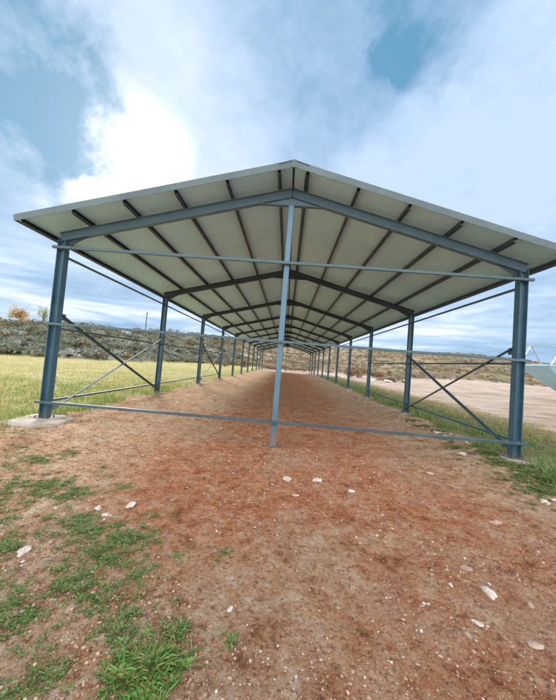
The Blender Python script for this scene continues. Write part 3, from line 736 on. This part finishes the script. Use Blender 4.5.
# ------------------------------------------------------------------ sky and sun
SUN = Vector((-.40835, .73258, .54459))
def sky():
    w = bpy.data.worlds.new('World'); SC.world = w; w.use_nodes = True; nt = w.node_tree; nt.nodes.clear()
    out = N(nt, 'ShaderNodeOutputWorld'); bg = N(nt, 'ShaderNodeBackground'); nt.links.new(bg.outputs[0], out.inputs[0]); bg.inputs[1].default_value = .1
    st = N(nt, 'ShaderNodeTexSky', sky_type='NISHITA'); st.sun_disc = False; st.sun_elevation = math.radians(33); st.sun_rotation = math.radians(-29.1)
    st.air_density = 1.2; st.dust_density = .6; st.ozone_density = 2.0
    d = N(nt, 'ShaderNodeTexCoord').outputs['Generated']
    sp = N(nt, 'ShaderNodeSeparateXYZ'); nt.links.new(d, sp.inputs[0]); z = mth(nt, 'MAXIMUM', sp.outputs[2], 0)
    def vm(op, a, b):
        v = N(nt, 'ShaderNodeVectorMath', operation=op)
        for i, q in enumerate((a, b)):
            if hasattr(q, 'links'): nt.links.new(q, v.inputs[i])
            else: v.inputs[i].default_value = q
        return v
    def warp(scale, amt, rough=.62):
        n = N(nt, 'ShaderNodeTexNoise'); n.inputs['Scale'].default_value = scale; n.inputs['Detail'].default_value = 9; n.inputs['Roughness'].default_value = rough
        nt.links.new(d, n.inputs['Vector'])
        return vm('ADD', d, vm('MULTIPLY', vm('SUBTRACT', n.outputs[1], (.5, .5, .5)).outputs[0], (amt,)*3).outputs[0]).outputs[0]
    dw = warp(4.5, .42); dw2 = warp(3.0, .20, .58)
    def mrange(x, a, b, smooth=True):
        mr = N(nt, 'ShaderNodeMapRange', interpolation_type='SMOOTHSTEP' if smooth else 'LINEAR')
        nt.links.new(x, mr.inputs[0])
        if a < b: mr.inputs[1].default_value, mr.inputs[2].default_value = a, b
        else: mr.inputs[1].default_value, mr.inputs[2].default_value, mr.inputs[3].default_value, mr.inputs[4].default_value = b, a, 1, 0
        return mr.outputs[0]
    def blob(v, c0, c1, src=None):
        v = Vector(v).normalized(); nn = vm('NORMALIZE', src or dw, (0,0,0)).outputs[0]
        return mrange(vm('DOT_PRODUCT', nn, v).outputs['Value'], math.cos(math.radians(c0)), math.cos(math.radians(c1)))
    # layer 1: thin high veil over blue
    zz = mth(nt, 'ADD', z, .35)
    cb = N(nt, 'ShaderNodeCombineXYZ'); nt.links.new(mth(nt, 'DIVIDE', sp.outputs[0], zz), cb.inputs[0]); nt.links.new(mth(nt, 'DIVIDE', sp.outputs[1], zz), cb.inputs[1])
    mp = N(nt, 'ShaderNodeMapping'); mp.inputs['Rotation'].default_value = (0, 0, math.radians(-38)); mp.inputs['Scale'].default_value = (1.5, .8, 1); nt.links.new(cb.outputs[0], mp.inputs[0])
    n1 = noi(nt, mp.outputs[0], 1.3, 10, .60, .3); n2 = noi(nt, cb.outputs[0], 6, 10, .66, .2)
    cov = mth(nt, 'ADD', mth(nt, 'MULTIPLY', n1, 1.0), mth(nt, 'MULTIPLY', n2, 1.0)); cov = mth(nt, 'SUBTRACT', cov, .44)
    # deeper gaps in the cloud and the edge of the cloud bank on the right
    for v, a, b, k in ((R_(0,50), 12, 0, -.26), (R_(40,72), 11, 0, -.27), (R_(80,100), 7, 0, -.24), (R_(15,130), 8, 1, -.14), (R_(60,165), 6, 1, -.14), (R_(450,5), 11, 0, -.34), (R_(425,45), 8, 1, -.22), (R_(385,110), 9, 1, -.16),
                       (R_(335,50), 14, 2, -.14), (R_(260,30), 14, 2, -.10), (R_(20,215), 12, 3, -.20), (R_(110,20), 14, 3, .12), (R_(230,120), 14, 2, .10), (R_(120,165), 12, 1, .22)):
        cov = mth(nt, 'ADD', cov, mth(nt, 'MULTIPLY', blob(v, a, b), k))
    a, b = Vector(R_(470, 0)), Vector(R_(340, 165)); nrm = a.cross(b).normalized()
    if nrm.dot(Vector(R_(540, 60))) < 0: nrm = -nrm
    side = vm('DOT_PRODUCT', dw2, nrm).outputs['Value']
    bank = mth(nt, 'MULTIPLY', mrange(side, -.015, .075), mrange(side, .75, .15))
    cov = mth(nt, 'ADD', cov, mth(nt, 'MULTIPLY', bank, .42))
    cov = mth(nt, 'MAXIMUM', mth(nt, 'MINIMUM', cov, 1), 0)
    blue = mixc(nt, .8, st.outputs[0], (1.0, 2.7, 4.2))
    c = mixc(nt, ramp(nt, cov, [(.0,(0,0,0)),(.30,(.36,.36,.36)),(.55,(.66,.66,.66)),(.95,(1,1,1))]), blue, (4.5, 5.6, 7.6))
    # cloud round the hidden sun, brightest where it is thin
    glow = blob(R_(140, 175), 27, 0, dw2); core = mth(nt, 'MULTIPLY', blob(R_(122, 176), 12.5, 0, dw2), 1.35, True)
    c = mixc(nt, mth(nt, 'MULTIPLY', glow, mth(nt, 'MULTIPLY', cov, .80)), c, (6.9, 7.4, 8.3))
    c = mixc(nt, mth(nt, 'MULTIPLY', core, mrange(cov, .1, .8)), c, (11, 11, 11))
    # layered stratus near the horizon
    hc = N(nt, 'ShaderNodeCombineXYZ'); nt.links.new(mth(nt,'MULTIPLY', sp.outputs[0], 1.5), hc.inputs[0]); nt.links.new(mth(nt,'MULTIPLY', sp.outputs[1], 1.5), hc.inputs[1]); nt.links.new(mth(nt,'MULTIPLY', z, 13), hc.inputs[2])
    n3 = noi(nt, hc.outputs[0], 1.6, 9, .60, .4)
    hcol = ramp(nt, n3, [(.36,(2.3,3.6,5.3)),(.46,(3.4,4.7,6.5)),(.54,(4.7,5.8,7.4)),(.62,(7.4,7.9,8.6))])
    c = mixc(nt, mth(nt, 'MULTIPLY', mrange(z, .36, .10), .88), c, hcol)
    c = mixc(nt, 1.0, c, (.86, .875, .87), 'MULTIPLY')
    # added fill light: unseen sky behind and beside the view brightened towards white
    c = mixc(nt, mth(nt, 'MULTIPLY', mrange(sp.outputs[1], .38, -.35), .85), c, (14.0, 14.0, 14.0))
    nt.links.new(c, bg.inputs[0])
    L = bpy.data.lights.new('sun', 'SUN'); L.energy = 2.7; L.angle = math.radians(16); L.color = (1, .94, .86)
    o = bpy.data.objects.new('sun', L); C.objects.link(o); o.rotation_euler = SUN.to_track_quat('Z', 'Y').to_euler(); o.location = SUN*50
def R_(u, v):
    """bearing of a sky feature, as measured on the photograph"""
    a, b = u-278, v-350; c, s = math.cos(ROL), math.sin(ROL); x, y = c*a+s*b, -s*a+c*b
    d = (x/F, 1, -y/F); c, s = math.cos(PIT), math.sin(PIT); d = (d[0], c*d[1]-s*d[2], s*d[1]+c*d[2])
    c, s = math.cos(YAW), math.sin(YAW); return tuple(Vector((c*d[0]+s*d[1], -s*d[0]+c*d[1], d[2])).normalized())
sky()
v = SC.view_settings; v.view_transform = 'Standard'; v.look = 'None'; v.gamma = 1; v.exposure = .72; v.use_curve_mapping = False
SC.cycles.max_bounces = 8; SC.cycles.diffuse_bounces = 5; SC.cycles.use_denoising = True
